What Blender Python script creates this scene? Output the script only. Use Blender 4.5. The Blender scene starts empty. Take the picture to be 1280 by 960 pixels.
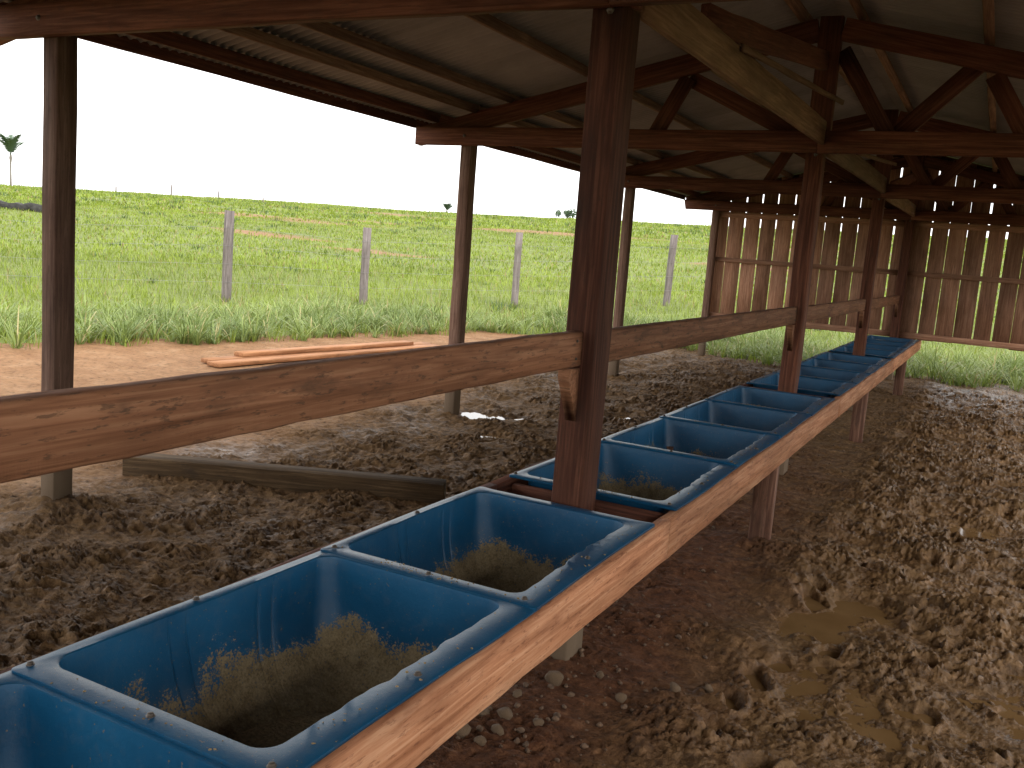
import bpy, math
import numpy as np
from mathutils import Matrix, Vector

sc = bpy.context.scene
C = sc.collection
rng = np.random.default_rng(7)
R = math.radians

# ------------------------------------------------------------------ camera
cam_d = bpy.data.cameras.new('camera')
cam = bpy.data.objects.new('camera', cam_d)
C.objects.link(cam)
YAW, PIT, ROL, EYE = R(27.22), R(8.47), R(4.38), 1.6
fw = Vector((-math.sin(YAW) * math.cos(PIT), math.cos(YAW) * math.cos(PIT), -math.sin(PIT)))
r0 = Vector((math.cos(YAW), math.sin(YAW), 0))
u0 = r0.cross(fw)
rt = r0 * math.cos(ROL) + u0 * math.sin(ROL)
up = -r0 * math.sin(ROL) + u0 * math.cos(ROL)
cam.matrix_world = Matrix(((rt.x, up.x, -fw.x, 0), (rt.y, up.y, -fw.y, 0), (rt.z, up.z, -fw.z, EYE), (0, 0, 0, 1)))
cam_d.sensor_width = 36
cam_d.lens = 1150 / 1280 * 36
cam_d.clip_start = .02
cam_d.clip_end = 2000
sc.camera = cam

# ------------------------------------------------------------------ sky, sun, exposure
SUN_EL, SUN_AZ = R(42), R(112)          # azimuth clockwise from +Y: behind the camera, to its right
w = bpy.data.worlds.new('World'); sc.world = w; w.use_nodes = True
nt = w.node_tree; nt.nodes.clear()
wo = nt.nodes.new('ShaderNodeOutputWorld'); bg = nt.nodes.new('ShaderNodeBackground')
sky = nt.nodes.new('ShaderNodeTexSky'); sky.sky_type = 'NISHITA'; sky.sun_disc = False
sky.sun_elevation = SUN_EL; sky.sun_rotation = SUN_AZ
tc = nt.nodes.new('ShaderNodeTexCoord')
nz = nt.nodes.new('ShaderNodeTexNoise'); nz.inputs['Scale'].default_value = 3.5; nz.inputs['Detail'].default_value = 4
rp = nt.nodes.new('ShaderNodeValToRGB')
rp.color_ramp.elements[0].position = .25; rp.color_ramp.elements[0].color = (.90, .90, .90, 1)
rp.color_ramp.elements[1].position = .6; rp.color_ramp.elements[1].color = (.985, .985, .985, 1)
mx = nt.nodes.new('ShaderNodeMix'); mx.data_type = 'RGBA'
mx.inputs[7].default_value = (10, 10, 10, 1)
nt.links.new(tc.outputs['Generated'], nz.inputs['Vector'])
nt.links.new(nz.outputs['Fac'], rp.inputs['Fac'])
nt.links.new(rp.outputs['Color'], mx.inputs[0])
nt.links.new(sky.outputs[0], mx.inputs[6])
nt.links.new(mx.outputs[2], bg.inputs['Color'])
bg.inputs['Strength'].default_value = .1
nt.links.new(bg.outputs[0], wo.inputs['Surface'])

sun_d = bpy.data.lights.new('sun', 'SUN'); sun = bpy.data.objects.new('sun', sun_d); C.objects.link(sun)
sun_d.energy = 1.35; sun_d.angle = R(35); sun_d.color = (1, .96, .9)
sd = Vector((math.sin(SUN_AZ) * math.cos(SUN_EL), math.cos(SUN_AZ) * math.cos(SUN_EL), math.sin(SUN_EL)))
sun.rotation_euler = sd.to_track_quat('Z', 'Y').to_euler()
sun.location = (12, -4, 20)

sc.view_settings.view_transform = 'Standard'; sc.view_settings.look = 'None'
sc.view_settings.exposure = 1.42; sc.view_settings.gamma = 1
sc.cycles.use_denoising = True
sc.cycles.max_bounces = 8; sc.cycles.diffuse_bounces = 4

# ------------------------------------------------------------------ helpers
def tag(o, label=None, cat=None, group=None, kind=None):
    if label: o['label'] = label
    if cat: o['category'] = cat
    if group: o['group'] = group
    if kind: o['kind'] = kind
    return o

def mesh_obj(name, me, mat, parent=None):
    o = bpy.data.objects.new(name, me); C.objects.link(o)
    if mat and not me.materials: me.materials.append(mat)
    if parent:
        o.parent = parent
    return o

def empty(name, loc, label, cat, group=None):
    o = bpy.data.objects.new(name, None); C.objects.link(o)
    o.location = loc; o.empty_display_size = .1
    return tag(o, label, cat, group)

def local(o, m, parent):
    """put o at world matrix m under an unrotated parent"""
    if parent:
        par = parent; off = Vector((0, 0, 0))
        mw = Matrix.Identity(4)
        chain = []
        while par: chain.append(par); par = par.parent
        for p in reversed(chain): mw = mw @ p.matrix_basis
        o.parent = parent
        o.matrix_basis = mw.inverted() @ m
    else:
        o.matrix_basis = m

def np_mesh(name, verts, quads=None, tris=None, smooth=False):
    me = bpy.data.meshes.new(name)
    verts = np.asarray(verts, np.float32)
    loops = []; starts = []; n = 0; tot = []
    if quads is not None and len(quads):
        q = np.asarray(quads, np.int32); loops.append(q.ravel()); starts.append(np.arange(len(q)) * 4); n += q.size
    if tris is not None and len(tris):
        t = np.asarray(tris, np.int32); loops.append(t.ravel()); starts.append(n + np.arange(len(t)) * 3)
    loops = np.concatenate(loops).astype(np.int32); starts = np.concatenate(starts).astype(np.int32)
    me.vertices.add(len(verts)); me.vertices.foreach_set('co', verts.ravel())
    me.loops.add(len(loops)); me.loops.foreach_set('vertex_index', loops)
    me.polygons.add(len(starts)); me.polygons.foreach_set('loop_start', starts)
    me.update(calc_edges=True); me.validate()
    if smooth: me.polygons.foreach_set('use_smooth', np.ones(len(me.polygons), bool))
    return me

def set_col(me, name, cols):
    a = me.color_attributes.new(name, 'FLOAT_COLOR', 'POINT')
    c = np.ones((len(me.vertices), 4), np.float32); c[:, :3] = cols
    a.data.foreach_set('color', c.ravel())

# gradient noise
_p = np.random.default_rng(3).permutation(4096)
_g = np.random.default_rng(4).uniform(0, 2 * np.pi, 4096); _gx, _gy = np.cos(_g), np.sin(_g)
def noise(x, y, s=0):
    xi = np.floor(x).astype(np.int64); yi = np.floor(y).astype(np.int64)
    fx = x - xi; fy = y - yi
    u = fx * fx * fx * (fx * (fx * 6 - 15) + 10); v = fy * fy * fy * (fy * (fy * 6 - 15) + 10)
    def g(i, j, dx, dy):
        h = _p[(_p[(xi + i + s * 131) & 4095] + yi + j) & 4095]
        return _gx[h] * dx + _gy[h] * dy
    a = g(0, 0, fx, fy); b = g(1, 0, fx - 1, fy); c = g(0, 1, fx, fy - 1); d = g(1, 1, fx - 1, fy - 1)
    return (a + u * (b - a) + v * (c + u * (d - c) - (a + u * (b - a)))) * 1.5
def fbm(x, y, oct=4, s=0, gain=.5):
    r = 0; a = 1; t = 0
    for k in range(oct):
        r = r + a * noise(x * 2 ** k, y * 2 ** k, s + k * 7); t += a; a *= gain
    return r / t
def sstep(a, b, x):
    t = np.clip((x - a) / (b - a), 0, 1); return t * t * (3 - 2 * t)

# ------------------------------------------------------------------ materials
def newmat(name):
    m = bpy.data.materials.new(name); m.use_nodes = True
    return m, m.node_tree, m.node_tree.nodes['Principled BSDF']
def nd(t, typ, **kw):
    n = t.nodes.new(typ)
    for k, v in kw.items():
        if k in n.inputs: n.inputs[k].default_value = v
        else: setattr(n, k, v)
    return n
def ramp(t, fac, stops):
    r = t.nodes.new('ShaderNodeValToRGB'); e = r.color_ramp.elements
    while len(e) < len(stops): e.new(.5)
    for i, (p, c) in enumerate(stops):
        e[i].position = p; e[i].color = (*c, 1) if len(c) == 3 else c
    t.links.new(fac, r.inputs['Fac']); return r
def mixc(t, fac, a, b, blend='MIX'):
    m = t.nodes.new('ShaderNodeMix'); m.data_type = 'RGBA'; m.blend_type = blend
    for i, s in ((0, fac), (6, a), (7, b)):
        if isinstance(s, (int, float)): m.inputs[i].default_value = s
        elif isinstance(s, tuple): m.inputs[i].default_value = (*s, 1)
        else: t.links.new(s, m.inputs[i])
    return m.outputs[2]
def g1(v): return (v, v, v)

def wood(name, dark, mid, light, stain=.5, rough=.75, saw=.4, dirt=(.035, .025, .018), lowmud=None):
    m, t, b = newmat(name); L = t.links
    tcn = nd(t, 'ShaderNodeTexCoord'); oi = nd(t, 'ShaderNodeObjectInfo')
    off = nd(t, 'ShaderNodeVectorMath', operation='SCALE'); off.inputs[0].default_value = (37, 91, 53)
    L.new(oi.outputs['Random'], off.inputs['Scale'])
    ad = nd(t, 'ShaderNodeVectorMath', operation='ADD'); L.new(tcn.outputs['Object'], ad.inputs[0]); L.new(off.outputs[0], ad.inputs[1])
    def mp(s):
        q = nd(t, 'ShaderNodeMapping'); q.inputs['Scale'].default_value = s; L.new(ad.outputs[0], q.inputs['Vector']); return q.outputs[0]
    gr = nd(t, 'ShaderNodeTexNoise', Scale=1.0, Detail=6.0, Roughness=.6, Distortion=.6); L.new(mp((2.4, 62, 62)), gr.inputs['Vector'])
    big = nd(t, 'ShaderNodeTexNoise', Scale=1.0, Detail=3.0, Distortion=.8); L.new(mp((1.6, 9, 9)), big.inputs['Vector'])
    st = nd(t, 'ShaderNodeTexNoise', Scale=1.0, Detail=5.0, Roughness=.65); L.new(mp((4, 11, 11)), st.inputs['Vector'])
    fine = nd(t, 'ShaderNodeTexNoise', Scale=1.0, Detail=3.0); L.new(mp((90, 9, 9)), fine.inputs['Vector'])
    flk = nd(t, 'ShaderNodeTexNoise', Scale=1.0, Detail=4.0, Roughness=.7); L.new(mp((17, 85, 85)), flk.inputs['Vector'])
    c1 = ramp(t, gr.outputs['Fac'], [(.3, dark), (.5, mid), (.68, light)])
    c2 = ramp(t, big.outputs['Fac'], [(.3, g1(.74)), (.65, g1(1.12))])
    col = mixc(t, 1.0, c1.outputs[0], c2.outputs[0], 'MULTIPLY')
    sm = ramp(t, st.outputs['Fac'], [(.56, g1(0)), (.72, g1(stain))])
    col = mixc(t, sm.outputs[0], col, dirt)
    fm = ramp(t, flk.outputs['Fac'], [(.57, g1(0)), (.63, g1(stain * .95))])
    col = mixc(t, fm.outputs[0], col, dirt)
    rv = nd(t, 'ShaderNodeMapRange'); rv.inputs[3].default_value = .72; rv.inputs[4].default_value = 1.25; L.new(oi.outputs['Random'], rv.inputs[0])
    hs = nd(t, 'ShaderNodeHueSaturation'); L.new(rv.outputs[0], hs.inputs['Value']); L.new(col, hs.inputs['Color'])
    col = hs.outputs[0]
    if lowmud:
        ge = nd(t, 'ShaderNodeNewGeometry'); sp = nd(t, 'ShaderNodeSeparateXYZ'); L.new(ge.outputs['Position'], sp.inputs[0])
        n2 = nd(t, 'ShaderNodeTexNoise', Scale=14.0, Detail=4.0); L.new(ge.outputs['Position'], n2.inputs['Vector'])
        ma = nd(t, 'ShaderNodeMath', operation='MULTIPLY_ADD'); L.new(n2.outputs['Fac'], ma.inputs[0]); ma.inputs[1].default_value = -.5; L.new(sp.outputs['Z'], ma.inputs[2])
        lm = ramp(t, ma.outputs[0], [(0, g1(.9)), (lowmud, g1(0))])
        col = mixc(t, lm.outputs[0], col, (.14, .10, .065))
    L.new(col, b.inputs['Base Color'])
    b.inputs['Roughness'].default_value = rough; b.inputs['Specular IOR Level'].default_value = .18
    bm = nd(t, 'ShaderNodeBump', Strength=.5, Distance=.004); L.new(gr.outputs['Fac'], bm.inputs['Height'])
    b2 = nd(t, 'ShaderNodeBump', Strength=saw, Distance=.002); L.new(fine.outputs['Fac'], b2.inputs['Height']); L.new(bm.outputs[0], b2.inputs['Normal'])
    L.new(b2.outputs[0], b.inputs['Normal'])
    return m

M = {}
M['post'] = wood('post_wood', (.050, .0165, .0095), (.096, .034, .019), (.16, .064, .037), .35, lowmud=.05)
M['outer'] = wood('outer_post_wood', (.105, .055, .038), (.17, .095, .067), (.24, .15, .11), .3, lowmud=.2)
M['truss'] = wood('truss_wood', (.062, .020, .0115), (.110, .040, .022), (.17, .070, .041), .3)
M['pale'] = wood('pale_wood', (.105, .060, .033), (.165, .098, .056), (.23, .145, .088), .2)
M['purlin'] = wood('purlin_wood', (.11, .060, .036), (.185, .112, .07), (.26, .17, .11), .25)
M['rail'] = wood('rail_wood', (.14, .058, .028), (.23, .102, .053), (.32, .16, .088), .55)
M['beam'] = wood('beam_wood', (.25, .098, .046), (.40, .18, .092), (.52, .28, .16), .5, saw=.8, dirt=(.10, .028, .016))
M['leg'] = wood('leg_wood', (.07, .032, .02), (.13, .062, .04), (.21, .115, .078), .4)
M['wall'] = wood('wall_wood', (.22, .105, .062), (.34, .175, .108), (.44, .25, .16), .25)
M['fence'] = wood('fence_wood', (.10, .082, .078), (.165, .138, .132), (.24, .21, .20), .25)
M['sawn'] = wood('sawn_wood', (.19, .080, .035), (.30, .138, .063), (.39, .20, .10), .3)
M['sill'] = wood('sill_wood', (.042, .024, .012), (.075, .045, .022), (.125, .080, .042), .6, rough=.95)

def simple(name, col, rough=.6, metal=0, bump=None, var=.25, scale=20):
    m, t, b = newmat(name); L = t.links
    tcn = nd(t, 'ShaderNodeTexCoord')
    n = nd(t, 'ShaderNodeTexNoise', Scale=scale, Detail=5.0); L.new(tcn.outputs['Object'], n.inputs['Vector'])
    r = ramp(t, n.outputs['Fac'], [(.3, tuple(c * (1 - var) for c in col)), (.7, tuple(min(1, c * (1 + var)) for c in col))])
    L.new(r.outputs[0], b.inputs['Base Color'])
    b.inputs['Roughness'].default_value = rough; b.inputs['Metallic'].default_value = metal
    if bump:
        bp = nd(t, 'ShaderNodeBump', Strength=.6, Distance=bump); L.new(n.outputs['Fac'], bp.inputs['Height']); L.new(bp.outputs[0], b.inputs['Normal'])
    return m
M['steel'] = simple('bolt_steel', (.10, .08, .065), .5, .6)
M['wire'] = simple('wire_steel', (.3, .3, .3), .5, .7)
M['stone'] = simple('stone', (.115, .070, .036), .85, 0, .01, .4, 40)
M['gravel'] = simple('gravel', (.085, .048, .026), .9, 0, .01, .45, 60)
M['crumb'] = simple('feed_crumbs', (.24, .17, .085), .9, 0, .01, .4, 120)
M['frond'] = simple('palm_frond', (.05, .085, .045), .6)
M['trunk'] = simple('palm_trunk', (.16, .14, .12), .9)
M['bush'] = simple('bush_leaf', (.045, .085, .03), .6)
M['char'] = simple('charred_log', (.03, .028, .026), .9, 0, .02, .5, 8)

# roof sheet
m, t, b = newmat('roof_sheet'); L = t.links; M['roof'] = m
tcn = nd(t, 'ShaderNodeTexCoord'); oi = nd(t, 'ShaderNodeObjectInfo')
n = nd(t, 'ShaderNodeTexNoise', Scale=2.2, Detail=5.0, Roughness=.65); L.new(tcn.outputs['Object'], n.inputs['Vector'])
r_ = ramp(t, n.outputs['Fac'], [(.25, (.21, .205, .197)), (.75, (.32, .315, .305))])
rv = nd(t, 'ShaderNodeMapRange'); rv.inputs[3].default_value = .85; rv.inputs[4].default_value = 1.12; L.new(oi.outputs['Random'], rv.inputs[0])
hs = nd(t, 'ShaderNodeHueSaturation'); L.new(rv.outputs[0], hs.inputs['Value']); L.new(r_.outputs[0], hs.inputs['Color'])
L.new(hs.outputs[0], b.inputs['Base Color']); b.inputs['Roughness'].default_value = .55; b.inputs['Metallic'].default_value = .25

# trough plastic, feed caked low on its walls
m, t, b = newmat('trough_plastic'); L = t.links; M['blue'] = m
tcn = nd(t, 'ShaderNodeTexCoord'); oi = nd(t, 'ShaderNodeObjectInfo')
off = nd(t, 'ShaderNodeVectorMath', operation='SCALE'); off.inputs[0].default_value = (170, 310, 230); L.new(oi.outputs['Random'], off.inputs['Scale'])
ad = nd(t, 'ShaderNodeVectorMath', operation='ADD'); L.new(tcn.outputs['Object'], ad.inputs[0]); L.new(off.outputs[0], ad.inputs[1])
big = nd(t, 'ShaderNodeTexNoise', Scale=3.0, Detail=3.0); L.new(ad.outputs[0], big.inputs['Vector'])
fin = nd(t, 'ShaderNodeTexNoise', Scale=20.0, Detail=9.0, Roughness=.8); L.new(ad.outputs[0], fin.inputs['Vector'])
spk = nd(t, 'ShaderNodeTexNoise', Scale=120.0, Detail=2.0); L.new(ad.outputs[0], spk.inputs['Vector'])
blue = ramp(t, big.outputs['Fac'], [(.3, (.004, .050, .112)), (.7, (.008, .082, .17))])
sp = nd(t, 'ShaderNodeSeparateXYZ'); L.new(tcn.outputs['Object'], sp.inputs[0])
m1 = nd(t, 'ShaderNodeMath', operation='MULTIPLY_ADD'); L.new(big.outputs['Fac'], m1.inputs[0]); m1.inputs[1].default_value = -.36; L.new(sp.outputs['Z'], m1.inputs[2])
m2 = nd(t, 'ShaderNodeMath', operation='MULTIPLY_ADD'); L.new(fin.outputs['Fac'], m2.inputs[0]); m2.inputs[1].default_value = -.24; L.new(m1.outputs[0], m2.inputs[2])
# object z: 0 at the rim, -0.36 on the floor
rs = ramp(t, m2.outputs[0], [(0, g1(1)), (1, g1(0))])
mr = nd(t, 'ShaderNodeMapRange'); mr.inputs[1].default_value = -.515; mr.inputs[2].default_value = -.447; mr.inputs[3].default_value = 1; mr.inputs[4].default_value = 0
L.new(m2.outputs[0], mr.inputs[0])
grn = nd(t, 'ShaderNodeTexNoise', Scale=150.0, Detail=3.0, Roughness=.7); L.new(ad.outputs[0], grn.inputs['Vector'])
gm = nd(t, 'ShaderNodeMath', operation='MULTIPLY_ADD'); L.new(grn.outputs['Fac'], gm.inputs[0]); gm.inputs[1].default_value = 2.6; gm.inputs[2].default_value = -1.3
gs = nd(t, 'ShaderNodeMath', operation='ADD'); L.new(mr.outputs[0], gs.inputs[0]); L.new(gm.outputs[0], gs.inputs[1])
gr2 = ramp(t, gs.outputs[0], [(.42, g1(0)), (.6, g1(1))])
gate = nd(t, 'ShaderNodeMath', operation='MULTIPLY'); gst = ramp(t, mr.outputs[0], [(0, g1(0)), (.12, g1(1))]); L.new(gr2.outputs[0], gate.inputs[0]); L.new(gst.outputs[0], gate.inputs[1])
feed = ramp(t, fin.outputs['Fac'], [(.3, (.105, .074, .036)), (.7, (.30, .225, .125))])
fg = ramp(t, grn.outputs['Fac'], [(.35, g1(.65)), (.65, g1(1.2))])
feedc = mixc(t, 1.0, feed.outputs[0], fg.outputs[0], 'MULTIPLY')
col = mixc(t, gate.outputs[0], blue.outputs[0], feedc)
sk = ramp(t, spk.outputs['Fac'], [(.70, g1(0)), (.74, g1(.8))])
col = mixc(t, sk.outputs[0], col, (.16, .12, .07))
du = ramp(t, fin.outputs['Fac'], [(.5, g1(0)), (.85, g1(.3))])
col = mixc(t, du.outputs[0], col, (.13, .13, .12))
L.new(col, b.inputs['Base Color'])
rr = nd(t, 'ShaderNodeMapRange'); rr.inputs[3].default_value = .24; rr.inputs[4].default_value = .95; L.new(gate.outputs[0], rr.inputs[0])
ra = nd(t, 'ShaderNodeMath', operation='MULTIPLY_ADD'); L.new(big.outputs['Fac'], ra.inputs[0]); ra.inputs[1].default_value = .18; L.new(rr.outputs[0], ra.inputs[2])
L.new(ra.outputs[0], b.inputs['Roughness']); b.inputs['Specular IOR Level'].default_value = .28
bm = nd(t, 'ShaderNodeBump', Strength=.35, Distance=.004); L.new(fin.outputs['Fac'], bm.inputs['Height']); L.new(bm.outputs[0], b.inputs['Normal'])

# leaves of grass: colour from the blade
def leafmat(name, attr='Col', trans=.35):
    m, t, b = newmat(name); L = t.links
    a = nd(t, 'ShaderNodeVertexColor'); a.layer_name = attr
    L.new(a.outputs['Color'], b.inputs['Base Color']); b.inputs['Roughness'].default_value = .45; b.inputs['Specular IOR Level'].default_value = .35
    tr = nd(t, 'ShaderNodeBsdfTranslucent'); L.new(a.outputs['Color'], tr.inputs['Color'])
    ms = nd(t, 'ShaderNodeMixShader'); ms.inputs[0].default_value = trans
    L.new(b.outputs[0], ms.inputs[1]); L.new(tr.outputs[0], ms.inputs[2]); L.new(ms.outputs[0], t.nodes['Material Output'].inputs['Surface'])
    return m
M['grass'] = leafmat('grass_blade')

# muddy ground: zones in a vertex colour (R red dry soil, G pale sandy clay, B wet)
m, t, b = newmat('mud'); L = t.links; M['mud'] = m
ge = nd(t, 'ShaderNodeNewGeometry'); za = nd(t, 'ShaderNodeVertexColor'); za.layer_name = 'Zone'
zs = nd(t, 'ShaderNodeSeparateColor'); L.new(za.outputs['Color'], zs.inputs[0])
def pn(scale, det=5.0, ro=.6):
    n = nd(t, 'ShaderNodeTexNoise', Scale=scale, Detail=det, Roughness=ro); L.new(ge.outputs['Position'], n.inputs['Vector']); return n.outputs['Fac']
n1 = pn(3.0); n2 = pn(22.0, 6.0, .7); n3 = pn(110.0, 4.0); n4 = pn(9.0)
mudc = ramp(t, n2, [(.28, (.030, .0150, .0055)), (.5, (.096, .051, .0205)), (.72, (.23, .134, .064))])
mudv = ramp(t, n1, [(.3, g1(.75)), (.7, g1(1.2))])
mudc = mixc(t, 1.0, mudc.outputs[0], mudv.outputs[0], 'MULTIPLY')
wetb = ramp(t, n4, [(.42, g1(0)), (.6, g1(.5))])
mudc = mixc(t, wetb.outputs[0], mudc, (.135, .074, .026))
redc = ramp(t, n2, [(.3, (.034, .0125, .005)), (.55, (.088, .034, .014)), (.75, (.17, .078, .037))])
col = mixc(t, zs.outputs[0], mudc, redc.outputs[0])
sandc = ramp(t, n1, [(.3, (.185, .092, .041)), (.55, (.245, .133, .064)), (.75, (.30, .185, .105))])
sandv = ramp(t, n2, [(.3, g1(.7)), (.6, g1(1.1))])
sandc = mixc(t, 1.0, sandc.outputs[0], sandv.outputs[0], 'MULTIPLY')
fl = ramp(t, n2, [(.36, g1(.8)), (.43, g1(0))])
sandc = mixc(t, fl.outputs[0], sandc, mudc)
col = mixc(t, zs.outputs[1], col, sandc)
L.new(col, b.inputs['Base Color'])
rw = ramp(t, n4, [(.38, g1(.16)), (.58, g1(.5))])
rmix = mixc(t, zs.outputs[2], g1(.9), rw.outputs[0])
L.new(rmix, b.inputs['Roughness']); b.inputs['Specular IOR Level'].default_value = .2
bm = nd(t, 'ShaderNodeBump', Strength=.9, Distance=.018); L.new(n2, bm.inputs['Height'])
b2 = nd(t, 'ShaderNodeBump', Strength=.8, Distance=.006); L.new(n3, b2.inputs['Height']); L.new(bm.outputs[0], b2.inputs['Normal'])
L.new(b2.outputs[0], b.inputs['Normal'])

# pasture soil and short turf
m, t, b = newmat('pasture'); L = t.links; M['pasture'] = m
ge = nd(t, 'ShaderNodeNewGeometry')
n1 = pn(.07, 5.0); n2 = pn(.6, 6.0, .65); n3 = pn(4.0, 6.0, .7)
gc = ramp(t, n2, [(.3, (.10, .125, .028)), (.5, (.15, .185, .034)), (.7, (.19, .23, .045))])
gv = ramp(t, n3, [(.3, g1(.6)), (.65, g1(1.15))])
gc = mixc(t, 1.0, gc.outputs[0], gv.outputs[0], 'MULTIPLY')
za = nd(t, 'ShaderNodeVertexColor'); za.layer_name = 'Zone'; zs = nd(t, 'ShaderNodeSeparateColor'); L.new(za.outputs['Color'], zs.inputs[0])
gc = mixc(t, zs.outputs[0], gc, (.24, .13, .06))
L.new(gc, b.inputs['Base Color']); b.inputs['Roughness'].default_value = .9
bm = nd(t, 'ShaderNodeBump', Strength=1.0, Distance=.15); L.new(n3, bm.inputs['Height']); L.new(bm.outputs[0], b.inputs['Normal'])

# muddy water
m, t, b = newmat('muddy_water'); L = t.links; M['water'] = m
ge = nd(t, 'ShaderNodeNewGeometry'); nn = pn(5.0, 3.0)
wc = ramp(t, nn, [(.3, (.105, .058, .022)), (.7, (.150, .088, .038))])
L.new(wc.outputs[0], b.inputs['Base Color']); b.inputs['Roughness'].default_value = .06; b.inputs['IOR'].default_value = 1.33

# ------------------------------------------------------------------ terrain
def pasture_d(x, y):
    xb = np.interp(y, [-60, 4, 6.2, 7.3, 8.5, 9.3, 11.1, 13.2, 14.7, 16], [-11, -10.8, -10.2, -9.6, -9.5, -8.9, -8.8, -8.4, -8, -5])
    yb = np.interp(x, [-9, -8, -5, -3.6, -.9, .55, 8], [14, 14.7, 15.8, 15.1, 15.5, 15.9, 16.1])
    d = np.maximum(np.maximum(xb - x, y - yb), x - 11)
    d = np.maximum(d, -14 - y)
    return d + .75 * fbm(x * .8, y * .8, 4, 11) * sstep(30, 18, np.hypot(x, y))
def hill(x, y):
    rr_ = np.hypot(x, y); az = np.degrees(np.arctan2(-x, y))
    el = np.clip(2.36 - .0205 * np.clip(az, -60, 110), .35, 3)
    crest = 1.6 + 140 * np.tan(np.radians(el))
    s = np.clip((rr_ - 17) / 123, 0, None)
    z = np.where(s < 1, s * 1.12 - .12 * s ** 4, 1 - .5 * np.clip(s - 1, 0, 3)) * crest
    z = z + sstep(18, 60, rr_) * (.35 * fbm(x * .05, y * .05, 3, 21) + .12 * fbm(x * .25, y * .25, 2, 23))
    return z
pits = []
for k in range(760):
    px, py = rng.uniform(-.75, 3.2), 1.6 + 13.5 * rng.random() ** 1.6
    pits.append((px, py, rng.uniform(.04, .09), rng.uniform(.02, .065), rng.uniform(0, 6.3)))
for k in range(200):
    pits.append((rng.uniform(-4.2, -1.9), rng.uniform(1.5, 13), rng.uniform(.04, .07), rng.uniform(.012, .035), rng.uniform(0, 6.3)))
WATER = [(-.52, 3.36, .66, -.0245), (-.27, 5.5, .24, -.0225), (-.66, 4.25, .34, -.0205), (-.40, 4.7, .24, -.0265), (.25, 3.95, .32, -.0285), (-.05, 6.6, .3, -.025),
         (-3.86, 7.72, .20, .0), (-3.62, 6.75, .14, .0), (-4.2, 7.4, .22, .0), (-4.7, 10.9, .28, .0), (-3.2, 8.6, .2, .0)]
def ground_z(x, y):
    """height, red, sand, wet"""
    z = hill(x, y)
    pd = pasture_d(x, y)
    inshed = 1 - sstep(.3, 1.1, pd)
    sand = sstep(.0, 1.0, (-4.75 - x) + .45 * fbm(x * .9, y * .9, 3, 31) + .5 * sstep(10, 5, y) - .6 * sstep(9, 12, y)) * inshed
    lane = np.exp(-((x + 1.25) / .48) ** 2) * sstep(11, 3, y)
    red = np.clip(lane * 1.25 + .35 * fbm(x * 2, y * 2, 3, 33) - .1, 0, 1) * (1 - sand)
    right = sstep(-1.0, -.5, x + .12 * fbm(x * 2, y * 2, 2, 35))
    left = 1 - sstep(-2.0, -1.5, x)
    n_a = fbm(x * 1.3, y * 1.3, 3, 1)
    wx = x + .035 * noise(x * 7, y * 7, 61) + .012 * noise(x * 22, y * 22, 63); wy = y + .035 * noise(x * 7, y * 7, 67) + .012 * noise(x * 22, y * 22, 69)
    rough = .25 + 1.1 * sstep(-.25, .35, fbm(x * 2.6, y * 2.6, 2, 55))
    b1 = np.abs(noise(wx * 5.5, wy * 5.5, 2)); b2_ = np.abs(noise(wx * 12, wy * 12, 5)); b3 = np.abs(noise(wx * 25, wy * 25, 9)); b4 = np.abs(noise(wx * 48, wy * 48, 17))
    lump = (.5 - b1) * .036 + (.5 - b2_) * .028 * rough + (.45 - b3) * .030 * rough + (.45 - b4) * .024 * rough + .012 * noise(x * 95, y * 95, 14)
    soft = .25 + .75 * sstep(-.15, .2, n_a + .15)
    amp = right * (.55 + .45 * soft) + left * (.55 + .5 * soft) + (1 - right) * (1 - left) * .6
    amp = amp * (1 - .86 * sand) * .88
    for (cx, cy, cr, lv) in WATER:
        amp = amp * (1 - .3 * np.exp(-((x - cx) ** 2 + (y - cy) ** 2) / cr ** 2))
    mudz = n_a * .045 * (1 - sand) + lump * amp
    mudz = mudz + .03 * lane + .012 * sand
    # banks trodden up along the trough line
    mudz = mudz + .035 * np.exp(-((x + .72) / .16) ** 2) * (.5 + fbm(x * 3, y * 3, 2, 37)) * sstep(2.2, 3, y)
    for (cx, cy, cr, lv) in WATER:
        d2 = ((x - cx) ** 2 + (y - cy) ** 2) / cr ** 2
        mudz = mudz - (.035 if lv < -.01 else .06) * np.exp(-d2 * 1.2)
    for (cx, cy, s) in ((-4.34, 3.16, .9), (-4.34, 7.24, .7), (-1.02, 5.22, .6)):
        mudz = mudz + .07 * s * np.exp(-((x - cx) ** 2 + (y - cy) ** 2) / .045)
    wet = np.clip(right * .9 + left * (.35 + .5 * fbm(x * 1.5, y * 1.5, 3, 41)) + .75 * np.exp(-(((x + 4.75) / .28) ** 2 + ((y - 4.7) / .4) ** 2)) - .5 * sand, 0, 1)
    return z + mudz * inshed, red, sand, wet, pd

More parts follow.
